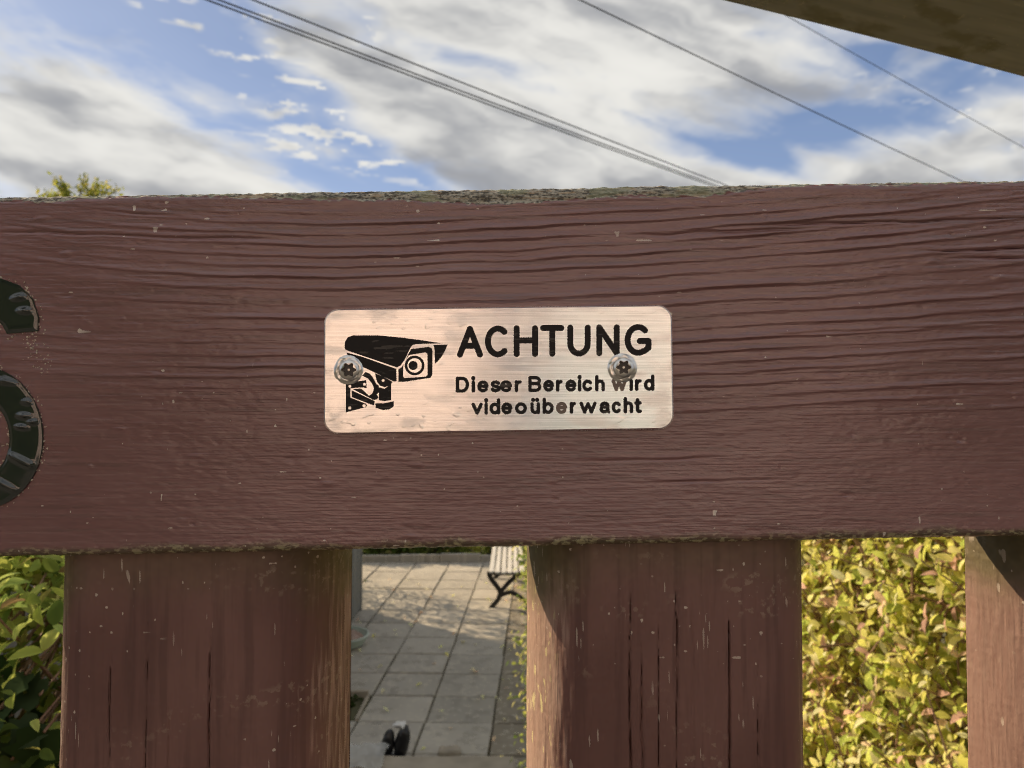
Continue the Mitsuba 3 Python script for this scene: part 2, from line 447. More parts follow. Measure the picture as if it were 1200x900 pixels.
def leaves(pos, R, size, pal, tmpl=LEAF, seed=0, weights=None):
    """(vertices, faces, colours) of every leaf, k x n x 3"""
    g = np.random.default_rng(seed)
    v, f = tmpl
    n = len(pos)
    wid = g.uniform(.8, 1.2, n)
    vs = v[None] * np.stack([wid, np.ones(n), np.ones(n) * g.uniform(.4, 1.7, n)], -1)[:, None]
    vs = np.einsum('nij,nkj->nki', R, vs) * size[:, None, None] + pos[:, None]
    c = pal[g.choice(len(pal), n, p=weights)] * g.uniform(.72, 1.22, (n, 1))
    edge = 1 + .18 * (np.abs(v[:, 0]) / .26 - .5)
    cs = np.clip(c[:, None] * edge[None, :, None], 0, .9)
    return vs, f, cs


def joined(vs, f, cs, b):
    n, k = vs.shape[:2]
    F_ = (f[None] + (np.arange(n) * k)[:, None, None]).reshape(-1, 3)
    return mikit.ply((vs.reshape(-1, 3), F_), b, smooth=True, color=cs.reshape(-1, 3))


def project(p):
    q = p - [0, 0, ZC]
    dep = q[:, 1] * CP + q[:, 2] * SP
    return 600 + F * q[:, 0] / dep, 450 - F * (q[:, 2] * CP - q[:, 1] * SP) / dep, dep


def sprig_leaves(n, face, normal, size, pal, seed, depth=.25, weights=None, up_bias=.6, per=7):
    """leaves in pairs along short upright twigs whose feet are spread over the face (u, v, depth -> point)"""
    g = np.random.default_rng(seed)
    m = n // per
    sun_ = np.array(SUN) / np.linalg.norm(SUN)      # leaves turn their faces to the light
    foot = face(g.random(m), g.random(m), depth * g.random(m) ** 1.4)
    d = normal[None] * g.uniform(.15, .9, (m, 1)) + np.array([0, 0, up_bias]) + g.normal(0, .33, (m, 3))
    d /= np.linalg.norm(d, axis=1, keepdims=True)
    L = g.uniform(.06, .15, m) * (size / .03)
    side = np.cross(d, g.normal(0, 1, (m, 3))); side /= np.linalg.norm(side, axis=1, keepdims=True)
    P, Ti, Up, S = [], [], [], []
    for k in range(per):
        t = (k // 2 + .6) / (per / 2)
        sgn = 1 if k % 2 else -1
        sd = side if (k // 2) % 2 else np.cross(d, side)
        P.append(foot + d * (L * t)[:, None])
        tip = sgn * sd * g.uniform(.5, 1.0, (m, 1)) + d * g.uniform(.2, .9, (m, 1)) + g.normal(0, .28, (m, 3))
        Ti.append(tip); Up.append(d + normal[None] * .5 + g.normal(0, .35, (m, 3)) + np.array([0, 0, .3]) + .75 * sun_[None])
        S.append(size * g.uniform(.6, 1.25, m) * (1.05 - .35 * t))
    P, Ti, Up, S = np.vstack(P), np.vstack(Ti), np.vstack(Up), np.concatenate(S)
    o = leaves(P, frames(Ti, Up, len(P)), S, pal, seed=seed + 1, weights=weights)
    tw = [(foot[i] - d[i] * .10, foot[i], foot[i] + d[i] * L[i]) for i in range(m)]
    return o, P, tw


def hedge(name, label, n, face, normal, size, pal, seed, window=None, most=300, weights=None, depth=.25, group=None, more=(), twigs=500):
    t = thing(name, label, 'hedge', group)
    (vs, f, cs), P, tw = sprig_leaves(n, face, normal, size, pal, seed, depth, weights)
    keep = np.ones(len(P), bool)
    if window:
        px, py, dep = project(vs.mean(1))
        inside = (px > window[0]) & (px < window[1]) & (py > window[2]) & (py < window[3])
        pick = np.where(inside)[0]
        pick = pick[np.argsort(dep[pick])][:most]
        for i in pick:
            put('leaf', mikit.ply((vs[i], f), 'leaf', smooth=True, color=cs[i]), t)
        keep[pick] = False
    k = put('foliage', joined(vs[keep], f, cs[keep], 'leaf'), t)
    tag(k, kind='stuff')
    tm = cat([tube(q, [.0028 * size / .03, .0022 * size / .03, .0009 * size / .03], 5, False) for q in tw[:twigs]] + list(more))
    k = put('twigs', mikit.ply(tm, 'twig', smooth=True), t)
    tag(k, kind='stuff')
    return t


# golden privet right behind the gate; its clipped face runs from the steps to the gate post
def face_line(a, b, z0, z1):
    a, b = np.array(a, float), np.array(b, float)
    nrm = np.array([-(b - a)[1], (b - a)[0]]); nrm /= np.linalg.norm(nrm)
    nv = np.array([nrm[0], nrm[1], 0.0])

    def f(u, v, d):
        p = a + (b - a) * u[:, None]
        p = np.column_stack([p, z0 + (z1 - z0) * v])
        bump = .10 * (FB(p[:, 0] * 4, p[:, 1] * 4, p[:, 2] * 4) - .5)
        return p - nv * (d - bump)[:, None]
    return f, nv


fR, nR = face_line((.92, .80), (.58, 2.05), 1.36, 2.42)
assert nR[0] < 0
g = np.random.default_rng(99)
stems = []
for _ in range(150):
    u, v = g.random(1), g.random(1) * .8
    a = fR(u, v, g.uniform(.0, .09, 1))[0]
    d = np.array([g.normal(-.12, .2), g.normal(-.08, .15), 1.0]); L = g.uniform(.10, .34)
    stems.append(tube([a, a + d * L * .5 + g.normal(0, .008, 3), a + d * L + nR * .03], [.0030, .0025, .0012], 6, False))
hedge('privet_hedge', 'sunlit golden privet hedge close behind the gate pickets', 32000, fR, nR, .034, PAL_GOLD, 41, (935, 1150, 622, 905),
      300, weights=[.22, .19, .18, .10, .07, .05, .12, .07], depth=.36, twigs=1500, more=stems)
fP, nP = face_line((.085, 2.5), (.34, 8.6), .25, 1.95)
if nP[0] > 0:
    nP = -nP
hedge('garden_hedge', 'long hedge of small leaves lining the side of the patio', 26000, fP, nP, .034, np.vstack([PAL_GOLD[:4] * .8, PAL_GREEN[:4]]), 51, depth=.35, twigs=600)
# hedge before the pavement on the other side, its face turned from the sun
fL0, nL = face_line((-.82, .85), (-.32, .65), 1.45, 2.19)
if nL[1] > 0:
    nL = -nL


def fL(u, v, d):          # a clipped face that rounds over into a flat top
    p = fL0(u, np.minimum(v * 1.5, 1), d)
    t = np.clip((v * 1.5 - .72) / .28, 0, 1)
    return p - nL * (.10 * t ** 2 + .5 * np.clip(v * 1.5 - 1, 0, .5))[:, None] + np.array([0, 0, -.02]) * (np.clip(t, 0, 1) * d)[:, None]


if nL[1] > 0:
    nL = -nL
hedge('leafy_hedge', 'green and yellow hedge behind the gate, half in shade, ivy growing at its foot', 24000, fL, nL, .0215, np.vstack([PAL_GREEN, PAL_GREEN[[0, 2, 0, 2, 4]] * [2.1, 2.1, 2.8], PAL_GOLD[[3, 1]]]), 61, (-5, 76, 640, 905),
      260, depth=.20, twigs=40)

# ivy at the foot of that hedge
iv = thing('ivy_plant', 'dark glossy ivy leaves climbing in the shaded foot of the hedge', 'ivy')
g = np.random.default_rng(5)
n = 46
px, py = g.uniform(-60, 72, n), g.uniform(770, 960, n)
P = np.array([at(a, b, .57 + .05 * g.random()) for a, b in zip(px, py)])
R = frames(np.column_stack([g.normal(0, .6, n), g.normal(-.35, .2, n), g.normal(-.5, .5, n)]), np.column_stack([g.normal(.1, .35, n), np.full(n, -.8), np.full(n, .55)]), n)
vs, f, cs = leaves(P, R, g.uniform(.020, .036, n), np.array([[.035, .065, .022], [.055, .10, .03], [.05, .08, .04], [.10, .15, .05]]), IVY, 9)
for i in range(n):
    put('leaf', mikit.ply((vs[i], f), 'ivy_leaf', smooth=True, color=cs[i]), iv)
tm = cat([tube([P[i], P[i] + [.01, .05, .03], P[i] + [.0, .10, .06]], .0012, 5, False) for i in range(n)])
put('stems', mikit.ply(tm, 'twig', smooth=True), iv)


def shrub(name, label, c, r, n, pal, size, seed, group=None):
    t = thing(name, label, 'shrub', group)
    g = np.random.default_rng(seed)
    d = g.normal(0, 1, (n, 3)); d /= np.linalg.norm(d, axis=1, keepdims=True); d[:, 2] = np.abs(d[:, 2]) * 1.0
    lump = .75 + .5 * FB(d[:, 0] * 2 + seed, d[:, 1] * 2, d[:, 2] * 2)
    P = np.array(c) + d * np.array(r) * (lump * g.random(n) ** .3)[:, None]
    R = frames(d + g.normal(0, .6, (n, 3)), d * .4 + [0, 0, 1] + g.normal(0, .4, (n, 3)), n)
    o = leaves(P, R, size * g.uniform(.6, 1.3, n), pal, seed=seed)
    tag(put('foliage', joined(*o, 'leaf'), t), kind='stuff')
    br = cat([tube([np.array(c) - [0, 0, .1], np.array(c) + d[i] * np.array(r) * .5, np.array(c) + d[i] * np.array(r) * .9], [.012, .008, .003], 6, False) for i in range(14)])
    put('stems', mikit.ply(br, 'bark', smooth=True), t)
    return t


for i, (x, pal, lab) in enumerate([(-2.6, PAL_GREEN[:4], 'low green shrub behind the dark kerb, nearest the shed'), (-1.9, PAL_GREEN, 'green and yellow shrub beyond the patio, second from the shed'),
                                   (-1.25, PAL_GREEN[1:4], 'dark green shrub in the middle of the bed beyond the patio'), (-.62, PAL_GOLD[:4], 'yellow green shrub beyond the patio, just behind the bench'),
                                   (.1, PAL_GREEN[:4], 'green shrub at the end of the bed behind the bench')]):
    shrub('shrub', lab, (x, 12.15 + .2 * (i % 2), .0), (.52, .45, .9), 2600, pal, .07, 80 + i, 'shrubs in the bed beyond the patio')
fB, nB = face_line((2.5, 12.9), (-4.2, 12.9), -.05, 1.35)
nB = -nB if nB[1] > 0 else nB
hedge('tall_hedge', 'tall dark green hedge closing the garden behind the shrubs', 7000, fB, nB, .085, PAL_GREEN[:4] * .8, 91, depth=.5, twigs=300)
fS, nS = face_line((-2.7, 8.8), (-2.7, 10.45), -.05, 2.7)
nS = -nS if nS[0] < 0 else nS
hedge('unseen_hedge', 'unseen evergreen hedge behind the grey shed, placed to shade the patio', 5000, fS, nS, .07, PAL_GREEN[:4], 95, depth=.5, twigs=200)  # out of view; its shadow falls across the slabs
k = put('bed_kerb', mikit.ply(cat([bx(-4.2 + .62 * i, -4.2 + .62 * i + .612, 11.52, 11.60, -.08, .11 + .012 * (i % 3), .008) for i in range(11)]), 'slab_stone_1'))
tag(k, 'dark stone kerb between the patio and the shrub bed', kind='structure')

# a few pale leaves fallen on the slabs
n = 110
P = np.column_stack([np.where(np.arange(n) < 70, rng.uniform(-2.2, .1, n), rng.uniform(-.12, .15, n)), rng.uniform(5.1, 11.3, n), np.full(n, .022)])
o = leaves(P, frames(np.column_stack([rng.normal(0, 1, (n, 2)), np.zeros(n)]), np.array([[0, 0, 1.]]) + rng.normal(0, .25, (n, 3)), n), rng.uniform(.035, .07, n), PAL_GOLD[[2, 4, 6]] * 1.2, seed=3)
tag(put('fallen_leaves', joined(*o, 'leaf')), 'pale dry leaves fallen on the patio slabs', 'leaves', kind='stuff')

# young tree whose top shows over the rail
tr = thing('young_tree', 'young yellow green tree whose top shows above the rail', 'tree')
g = np.random.default_rng(23)
Yt = 13.0
base = np.array([at(90, 240, Yt)[0], Yt, -.05])
topz = float(at(90, 196, Yt)[2])
trunk = [base + [0, 0, 0], base + [.05, 0, 2], base + [0, .05, 3.6], base + [-.03, 0, topz - .5]]
put('trunk', mikit.ply(tube(trunk, [.10, .08, .05, .012], 10), 'bark', smooth=True), tr)
P, Ti, limbs = [], [], []
for i in range(60):
    h = 2.2 + (topz - 2.55) * g.random() ** .8
    if i < 16:
        h = topz - .62 + .03 * i * g.random()
    a = g.random() * 2 * np.pi
    reach = (1.15 - .13 * h) * g.uniform(.6, 1.1)
    if i < 16:
        reach = g.uniform(.25, .80); a = (0 if i % 2 else np.pi) + g.normal(0, .5)
    s = base + [0, 0, h - .25]
    e = s + [reach * np.cos(a), reach * np.sin(a), (g.uniform(.30, .62) if i < 16 else reach * g.uniform(.5, .9))]
    e[2] = min(e[2], topz - .02 - .14 * abs(e[0] - base[0]) + .06 * g.random())
    limbs.append(tube([s, (s + e) / 2 + [0, 0, -.03], e], [.016, .010, .003], 6, False))
    m = 60
    t = g.uniform(.35, 1.05, m)[:, None]
    P.append(s + (e - s) * t + g.normal(0, .045, (m, 3))); Ti.append((e - s)[None] * .5 + g.normal(0, .5, (m, 3)))
P, Ti = np.vstack(P), np.vstack(Ti)
put('limbs', mikit.ply(cat(limbs), 'bark', smooth=True), tr)
o = leaves(P, frames(Ti, g.normal(0, .6, P.shape) + [0, 0, .8], len(P)), g.uniform(.05, .10, len(P)), np.array([[.42, .42, .08], [.34, .38, .07], [.50, .46, .14], [.26, .30, .06]]), seed=8)
tag(put('crown', joined(*o, 'leaf'), tr), kind='stuff')

# ------------------------------------------------------------------ shed, wires, arch, unseen house and added screens over the road
sh = thing('garden_shed', 'dark grey board shed standing beside the patio', 'shed')
x1, y1 = -1.77, 8.77
put('wall', mikit.ply(bx(-4.2, x1 - .02, 5.4, y1 - .02, -.05, 2.15), 'shed_board'), sh)
for i in range(24):
    put('board', mikit.ply(bx(x1 - .02, x1 + (.003 if i % 2 else 0), 5.4 + .14 * i, 5.4 + .14 * i + .134, .03, 2.15, .003), 'shed_board'), sh)
put('corner_post', mikit.ply(bx(x1 - .07, x1 + .012, y1 - .012, y1 + .06, -.03, 2.18, .004), 'shed_board'), sh)
roof = trimesh.convex.convex_hull(np.array([[-4.4, 5.2, 2.15], [x1 + .12, 5.2, 2.15], [-4.4, y1 + .2, 2.15], [x1 + .12, y1 + .2, 2.15], [-4.4, 5.2, 2.6], [-4.4, y1 + .2, 2.6], [x1 + .12, 5.2, 2.2], [x1 + .12, y1 + .2, 2.2]]))
put('roof', mikit.ply(roof, 'slab_stone_1'), sh)


def wire(label, a, b, ya, yb, r, sag=.06, group='overhead wires crossing the sky'):
    A_, B_ = at(*a, ya), at(*b, yb)
    d = B_ - A_
    t = np.linspace(-1.6, 2.2, 60)[:, None]
    pts = A_ + d * t + np.array([0, 0, 1.]) * sag * (t * (t - 1))
    tag(put('overhead_wire', mikit.ply(tube(pts, r, 6), 'wire', smooth=True)), label, 'wire', group)


wire('lowest of the three wires running close together in the cloudy sky', (243, 0), (829, 216), 9.0, 17.0, .0105)
wire('middle of the three wires running close together in the cloudy sky', (257, 0), (836, 216), 9.0, 17.0, .0105)
wire('top one of the three wires running close together in the cloudy sky', (297, 0), (848, 216), 9.1, 17.1, .0105)
wire('single dark wire between the bundle of three and the timber beam', (680, 0), (1118, 208), 11.0, 19.0, .0105)
wire('faint thin wire nearest the timber beam', (912, 13), (1200, 173), 16.0, 22.0, .0085)

# curved brace of the timber arch above the gate
ar = thing('timber_arch', 'olive brown weathered timber arch rising over the gate', 'arch')
Ya = .42
px = np.linspace(600, 1500, 30)
low = 2 + (px - 855) * .243 + ((px - 855) / 345) ** 2 * 4.0
L_ = at(px, low, Ya + .07)          # the far lower edge is the one that shows
q = L_[:, [0, 2]]
nrm = np.gradient(q, axis=0); nrm = np.column_stack([-nrm[:, 1], nrm[:, 0]]); nrm /= np.linalg.norm(nrm, axis=1, keepdims=True)
xa = q[0, 0]
left = q.copy(); left[:, 0] = 2 * (-.35) - left[:, 0]
join = np.array([[-.35, q[0, 1] + (q[0, 0] + .35) * .20]])
lower = np.vstack([left[::-1], join, q])
upper = lower + [0, .085]
poly = Polygon(np.vstack([lower, upper[::-1]])).buffer(.004, join_style=1).buffer(-.004)
m = extr(poly, .07)
m.apply_transform(np.array([[1, 0, 0, 0], [0, 0, 1, Ya], [0, 1, 0, 0], [0, 0, 0, 1.]])); m.fix_normals()
put('curved_beam', mikit.ply(m, 'arch_wood', smooth=30), ar)
xr, zr = q[-1]
for s in (-.7 - xr, xr):
    put('post', mikit.ply(bx(s - .045, s + .045, Ya - .012, Ya + .082, 1.20, zr + .05, .004), 'arch_wood'), ar)

# unseen house behind the camera, placed so the sign mirrors its sunlit front
ho = thing('unseen_house', 'unseen salmon rendered house across the road, placed for the sign to mirror', 'house')
put('wall', mikit.ply(bx(-3.4, -.35, -14, -8.5, 1.15, 6.8), 'render_wall'), ho)
put('wall', mikit.ply(bx(2.6, 4.6, -14, -8.5, 1.15, 6.8), 'render_wall'), ho)
put('wall', mikit.ply(bx(-.35, 2.6, -14, -8.8, 3.75, 6.8), 'render_wall'), ho)
put('garage_door', mikit.ply(cat([bx(-.345, 2.595, -9.2, -9.1, 1.25 + .31 * i, 1.25 + .31 * i + .30, .006) for i in range(8)]), 'grey_door'), ho)  # out of view, gives the grey band mirrored in the sign
put('roof', mikit.ply(trimesh.convex.convex_hull(np.array([[-3.8, -8.4, 6.8], [5.0, -8.4, 6.8], [-3.8, -14.4, 6.8], [5.0, -14.4, 6.8], [-3.8, -11.2, 9.2], [5.0, -11.2, 9.2]])), 'roof_tile'), ho)
x, z = -2.6, 5.2
w_ = put('window', mikit.ply(cat([bx(x, x + 1.1, -8.5, -8.44, z, z + .07), bx(x, x + 1.1, -8.5, -8.44, z + .73, z + .8), bx(x, x + .07, -8.5, -8.445, z + .07, z + .73), bx(x + 1.03, x + 1.1, -8.5, -8.445, z + .07, z + .73)]), 'white_frame'), ho)
put('pane', mikit.ply(bx(x + .07, x + 1.03, -8.49, -8.47, z + .07, z + .73), 'dark_glass'), w_)
for x, lab in ((-7.2, 'added dark conifer screen left of the unseen house, cutting light on the rail'), (8.6, 'added dark conifer screen right of the unseen house, cutting light on the rail')):
    co = thing('added_conifer_screen', lab, 'conifer')  # added out of view to cut the frontal light on the rail
    m = bx(-3.4, 3.4, -1.2, 1.2, 0, 6.4).subdivide_to_size(.35)
    v = m.vertices.copy()
    v += (FB(v[:, 0] * 1.3 + x, v[:, 1] * 1.3, v[:, 2] * .8)[:, None] - .5) * np.sign(v - [0, 0, 3]) * [.9, .9, 1.2]
    put('foliage', mikit.ply(trimesh.Trimesh(v + [x, -10.8, 1.15], m.faces, process=False), 'conifer', smooth=False), co)

# ------------------------------------------------------------------ garden bench
be = thing('garden_bench', 'garden bench with pale seat slats on black iron legs', 'bench')
bx0, by0, sz = -.27, 8.92, .43
for i in range(6):
    put('seat_slat', mikit.ply(bx(bx0 + .072 * i, bx0 + .072 * i + .055, by0 - .03, by0 + 1.62, sz - .018 - .012 * math.sin(i / 5 * math.pi), sz - .012 * math.sin(i / 5 * math.pi) + .006, .005), 'bench_slat'), be)
for i in range(4):
    put('back_slat', mikit.ply(bx(bx0 + .47 + .025 * i, bx0 + .49 + .025 * i, by0 - .03, by0 + 1.62, sz + .06 + .10 * i, sz + .13 + .10 * i, .005), 'bench_slat'), be)
def curve(*pts):
    p = np.array(pts, float); t = np.linspace(0, len(p) - 1, 24)
    from scipy.interpolate import CubicSpline
    return np.column_stack([CubicSpline(np.arange(len(p)), p[:, i])(t) for i in range(p.shape[1])])
for yy in (by0, by0 + 1.5):
    ls = [LineString(curve((0, .405), (.05, .30), (.125, .19), (.10, .09), (.02, .0))).buffer(.026),
          LineString(curve((.38, .405), (.27, .33), (.18, .24), (.125, .17))).buffer(.024),
          LineString(curve((.11, .13), (.20, .17), (.30, .165), (.42, .08), (.47, .0))).buffer(.022),
          LineString([(-.01, .403), (.45, .403)]).buffer(.020), LineString(curve((.42, .40), (.47, .5), (.52, .7), (.57, .90))).buffer(.020)]
    m = extr(unary_union(ls), .04)
    m.apply_transform(np.array([[1, 0, 0, bx0], [0, 0, 1, yy], [0, 1, 0, 0], [0, 0, 0, 1.]])); m.fix_normals()
    put('iron_leg', mikit.ply(m, 'iron', smooth=35), be)

# shallow dish, planting square, bundle and sheet on the patio
c = ground(398, 757)
pf = [(0, .012), (.20, .012), (.262, .085), (.275, .098), (.285, .098), (.29, .088), (.235, .0), (0, 0)]
di = thing('shallow_dish', 'shallow pale green dish standing on the patio slabs', 'dish')
m = trimesh.creation.revolve(np.array(pf)[::-1], sections=48); m.fix_normals(); m.apply_translation([c[0], c[1], .022])
put('bowl', mikit.ply(m, 'dish_glaze', smooth=30), di)
m = trimesh.creation.icosphere(4, .235); v = m.vertices * [1, 1, .22]; v[:, 2] += .05 * (FB(v[:, 0] * 30, v[:, 1] * 30) - .5); v[:, 2] = np.maximum(v[:, 2], -.03)
m = trimesh.Trimesh(v + [c[0], c[1], .075], m.faces, process=False)
put('gravel', mikit.ply(m, 'gravel_pink', smooth=True), di)

sq = thing('planting_square', 'dark open planting square with a pale edge, cut into the paving', 'planter')
cs_ = [patio_xy(2 + a, 1 + b) for a, b in ((0, 0), (1, 0), (1, 1), (0, 1))]
cx, cy = sum(cs_) / 4
put('soil', mikit.ply(bx(cx - .26, cx + .26, cy - .26, cy + .26, -.012, -.006), 'soil'), sq)
put('edge', mikit.ply(cat([bx(cx - .25, cx + .24, cy + .205, cy + .25, -.01, .05, .004), bx(cx + .225, cx + .25, cy - .25, cy + .20, -.01, .018, .004)]), 'step_stone'), sq)
n = 120
P = np.column_stack([rng.uniform(cx - .22, cx + .19, n), rng.uniform(cy - .22, cy + .18, n), rng.uniform(.0, .05, n)])
o = leaves(P, frames(rng.normal(0, 1, (n, 3)) * [1, 1, .4], rng.normal(0, .4, (n, 3)) + [0, 0, 1], n), rng.uniform(.03, .06, n), PAL_GREEN[[1, 3]] * .45, seed=77)
tag(put('leaves', joined(*o, 'leaf'), sq), kind='stuff')

c = ground(462, 893)
bu = thing('plastic_bundle', 'glossy black plastic bundle with a pale top beside the steps', 'bundle')
ms = []
for dx, hh, rr in ((-.045, .20, .045), (.05, .235, .05)):
    m = trimesh.creation.icosphere(4, 1.0)
    v = m.vertices * [rr, rr * 1.1, hh / 2]; v[:, 2] += hh / 2
    v = v * (1 + .22 * (FB(v[:, 0] * 30, v[:, 1] * 30, v[:, 2] * 14, seed=int(hh * 1000)) - .5))[:, None]
    v[:, 0] += (v[:, 2] - .1) * .15
    ms.append(trimesh.Trimesh(v + [dx, 0, 0], m.faces, process=False))
m = trimesh.creation.icosphere(4, 1.0); v = m.vertices * [.14, .12, .05]; v[:, 2] = np.maximum(v[:, 2], -.005) + .01
v += .03 * (FB(v[:, 0] * 22, v[:, 1] * 22, v[:, 2] * 22)[:, None] - .5)
ms.append(trimesh.Trimesh(v + [-.06, -.04, 0], m.faces, process=False))
m = cat(ms); m.apply_translation([c[0], c[1], .012])
put('wrap', mikit.ply(m, 'black_plastic', smooth=True), bu)
m = trimesh.creation.icosphere(4, 1.0); v = m.vertices * [.045, .04, .014]
v += .03 * (FB(v[:, 0] * 30, v[:, 1] * 30, v[:, 2] * 30)[:, None] - .5)
m = trimesh.Trimesh(v + [c[0] + .035, c[1] + .0, .243], m.faces, process=False)
put('tied_top', mikit.ply(m, 'pale_plastic', smooth=True), bu)
c = ground(428, 889, .16)
gxx, gyy = np.meshgrid(np.linspace(-.24, .13, 50), np.linspace(-.20, .14, 46), indexing='ij')
gz = .175 + .06 * np.abs(FB(gxx * 7, gyy * 7, 0 * gxx, 3, 4) - .5) * 2 + .02 * FB(gxx * 22, gyy * 22, 0 * gxx, 2, 6)
ii = np.arange(gxx.size).reshape(gxx.shape)
qf = np.stack([ii[:-1, :-1], ii[1:, :-1], ii[1:, 1:], ii[:-1, 1:]], -1).reshape(-1, 4)
tag(put('plastic_sheet', mikit.ply((np.stack([gxx + c[0], gyy + c[1], gz], -1).reshape(-1, 3), qf), 'film_sheet', smooth=True)), 'crumpled clear plastic sheet lying beside the black bundle', 'sheet')
c = ground(527, 886)
m = bx(-.075, .075, -.05, .05, .0, .05, .012).subdivide_to_size(.03)
v = m.vertices + (FB(m.vertices[:, 0] * 30, m.vertices[:, 1] * 30, m.vertices[:, 2] * 30)[:, None] - .5) * .015
tag(put('stone_block', mikit.ply(trimesh.Trimesh(v + [c[0], c[1], .005], m.faces, process=False), 'step_stone')), 'small pale block of stone on the slabs above the bottom step', 'stone')

# ------------------------------------------------------------------ the gate
ga = thing('garden_gate', 'red brown painted wooden gate with broad rounded pickets', 'gate')
RD = .040                                     # rail thickness


def rail_relief(x, v, H):
    """relief of the front (m) at x and height v (m above the lower edge)"""
    mm, vm = x * 1000, v * 1000
    up = vm / 102.0
    bow = -(((mm + 28) / 75) ** 2) * np.where(mm > -28, 1.7, 3.4) * np.clip(up * 1.15, .12, 1) + 1.0 * sst(60, 150, mm) * up
    warp = 5.0 * (FB(mm / 95, vm / 60, 1.0, 3, 2) - .5) + 1.1 * (FB(mm / 16, vm / 7, 4.0, 3, 6) - .5)
    s = vm + bow + warp
    ph = s / 3.5 + 1.5 * (N(s / 11, 3.3, 0, 4) - .5)
    cell = np.floor(ph)
    fr = ph - cell
    saw = sst(0, .16, fr) * (1 - .85 * sst(.18, .60, fr)) - .15 * sst(.6, 1, fr)
    amp = .12 + 1.6 * N(cell * 1.7, mm / 34, 2.0, 8) ** 1.8 + .7 * N(cell * 2.3, mm / 13, 5.0, 28) ** 3
    hi = sst(.30, .55, up + .14 * (FB(mm / 60, vm / 50, 7., 2, 3) - .5)) * sst(1.0, .90, up)
    lt = .25 + .75 * sst(-135, -60, mm)
    h = .50e-3 * saw * amp * hi * lt
    ph2 = s / 1.5 + 1.3 * (N(s / 5, 9.3, 0, 14) - .5)
    c2 = np.floor(ph2); f2 = ph2 - c2
    saw2 = np.where(f2 < .3, sst(0, .3, f2), 1 - (f2 - .3) / .7)
    h += .20e-3 * saw2 * N(c2 * 1.3, mm / 18, 5.0, 18) ** 1.7 * (.26 + .74 * sst(.28, .5, up)) * (.35 + .65 * sst(-140, -20, mm)) * (1 - .4 * hi)
    h += .16e-3 * (FB(mm / 12, vm / 6, 3.0, 3, 9) - .5)
    h += .08e-3 * (FB(mm / 2.4, vm / .9, 3.0, 2, 19) - .5)
    # open splits in the upper right and a few short checks
    for (x0, x1_, v0, sl, dp, w) in ((72, 155, 90.5, .012, .55, .22), (118, 160, 82.2, .010, .7, .2), (36, 92, 88.5, .02, .5, .3), (-150, -70, 93.5, -.05, .5, .3), (128, 160, 79.8, .0, .7, .25),
                                     (40, 62, 17.5, .005, .5, .3), (63, 74, 17.9, .0, .5, .3), (70, 160, 58.6, .03, .25, .35), (-118, -96, 99, -.1, .3, .3), (20, 60, 24, .0, .25, .3)):
        a = sst(x0 - 6, x0 + 12, mm) * sst(x1_ + 6, x1_ - 12, mm)
        d = vm - (v0 + sl * (mm - x0) + .8 * (N(mm / 9, v0, 1.0, 3) - .5))
        h -= 1e-3 * dp * a * np.exp(-(d / w) ** 2)
        h += .18e-3 * a * np.exp(-((d - .9) / .6) ** 2)
    # little dents, runs and crumbs under the paint
    g_ = np.random.default_rng(12)
    for _ in range(60):
        cx_, cz_ = g_.uniform(-150, 150), g_.uniform(3, 98)
        if -58 < cx_ < 50 and 30 < cz_ < 70:
            continue
        w_, hh_ = g_.uniform(.5, 2.2), g_.uniform(.3, .7)
        sel = (np.abs(mm - cx_) < 8) & (np.abs(vm - cz_) < 4)
        if sel.any():
            h[sel] += g_.choice([-1, 1]) * g_.uniform(.10, .32) * 1e-3 * np.exp(-((mm[sel] - cx_) / w_) ** 2 - ((vm[sel] - cz_) / hh_) ** 2)
    # paint layer missing along the upper edge
    top = H - v
    edge = flake(x) + .0016 * (FB(x * 160, v * 500, 7.0, 3, 1) - .5)
    bare = sst(-.0002, .0003, edge - top)
    h = h * (1 - bare) + bare * (-.35e-3 + .34e-3 * (FB(mm / 1.6, vm / .5, 2.0, 4, 22) - .5) * 2 + .5e-3 * (FB(mm / 11, vm / .5, 2.0, 3, 23) - .5))
    # ragged crumbs on the lower edge
    h += .45e-3 * sst(.004, .0005, v) * (FB(mm / 1.4, vm / 1.0, 4.0, 3, 33) - .42)
    return h


xs = np.concatenate([np.linspace(-.37, -.165, 24), np.arange(-.163, .1631, .00034), np.linspace(.165, .58, 40)])
nf = 350
tt = np.linspace(0, 1, nf)
prof = []       # (y, height fraction or offset, normal)
rb, rt = .0022, .0030
th = np.linspace(-90, 0, 9)[:-1]
# profile as (yoff, zb weight, zt weight, dz, ny, nz)
rows = []
for a in th:
    r_ = math.radians(a); rows.append((rb - rb * math.cos(r_), 1, 0, rb + rb * math.sin(r_), -math.cos(r_), math.sin(r_)))
for t in tt:
    rows.append((0, 1 - t, t, rb * (1 - t) - rt * t, -1, 0))
for a in np.linspace(0, 90, 15)[1:]:
    r_ = math.radians(a); rows.append((rt - rt * math.cos(r_), 0, 1, -rt + rt * math.sin(r_), -math.cos(r_), math.sin(r_)))
for y in np.linspace(.006, RD - .003, 10):
    rows.append((y, 0, 1, 0, 0, 1))
rows += [(RD - .001, 0, 1, -.001, .7, .7), (RD, 0, 1, -.003, 1, 0), (RD, .5, .5, 0, 1, 0), (RD, 1, 0, .003, 1, 0), (RD - .001, 1, 0, .001, .7, -.7)]
for y in np.linspace(RD - .003, .005, 8):
    rows.append((y, 1, 0, 0, 0, -1))
rows = np.array(rows)
zb, zt = RB0 + RBS * xs, RT0 + RTS * xs
Yr = Y0 + rows[None, :, 0] + 0 * xs[:, None]
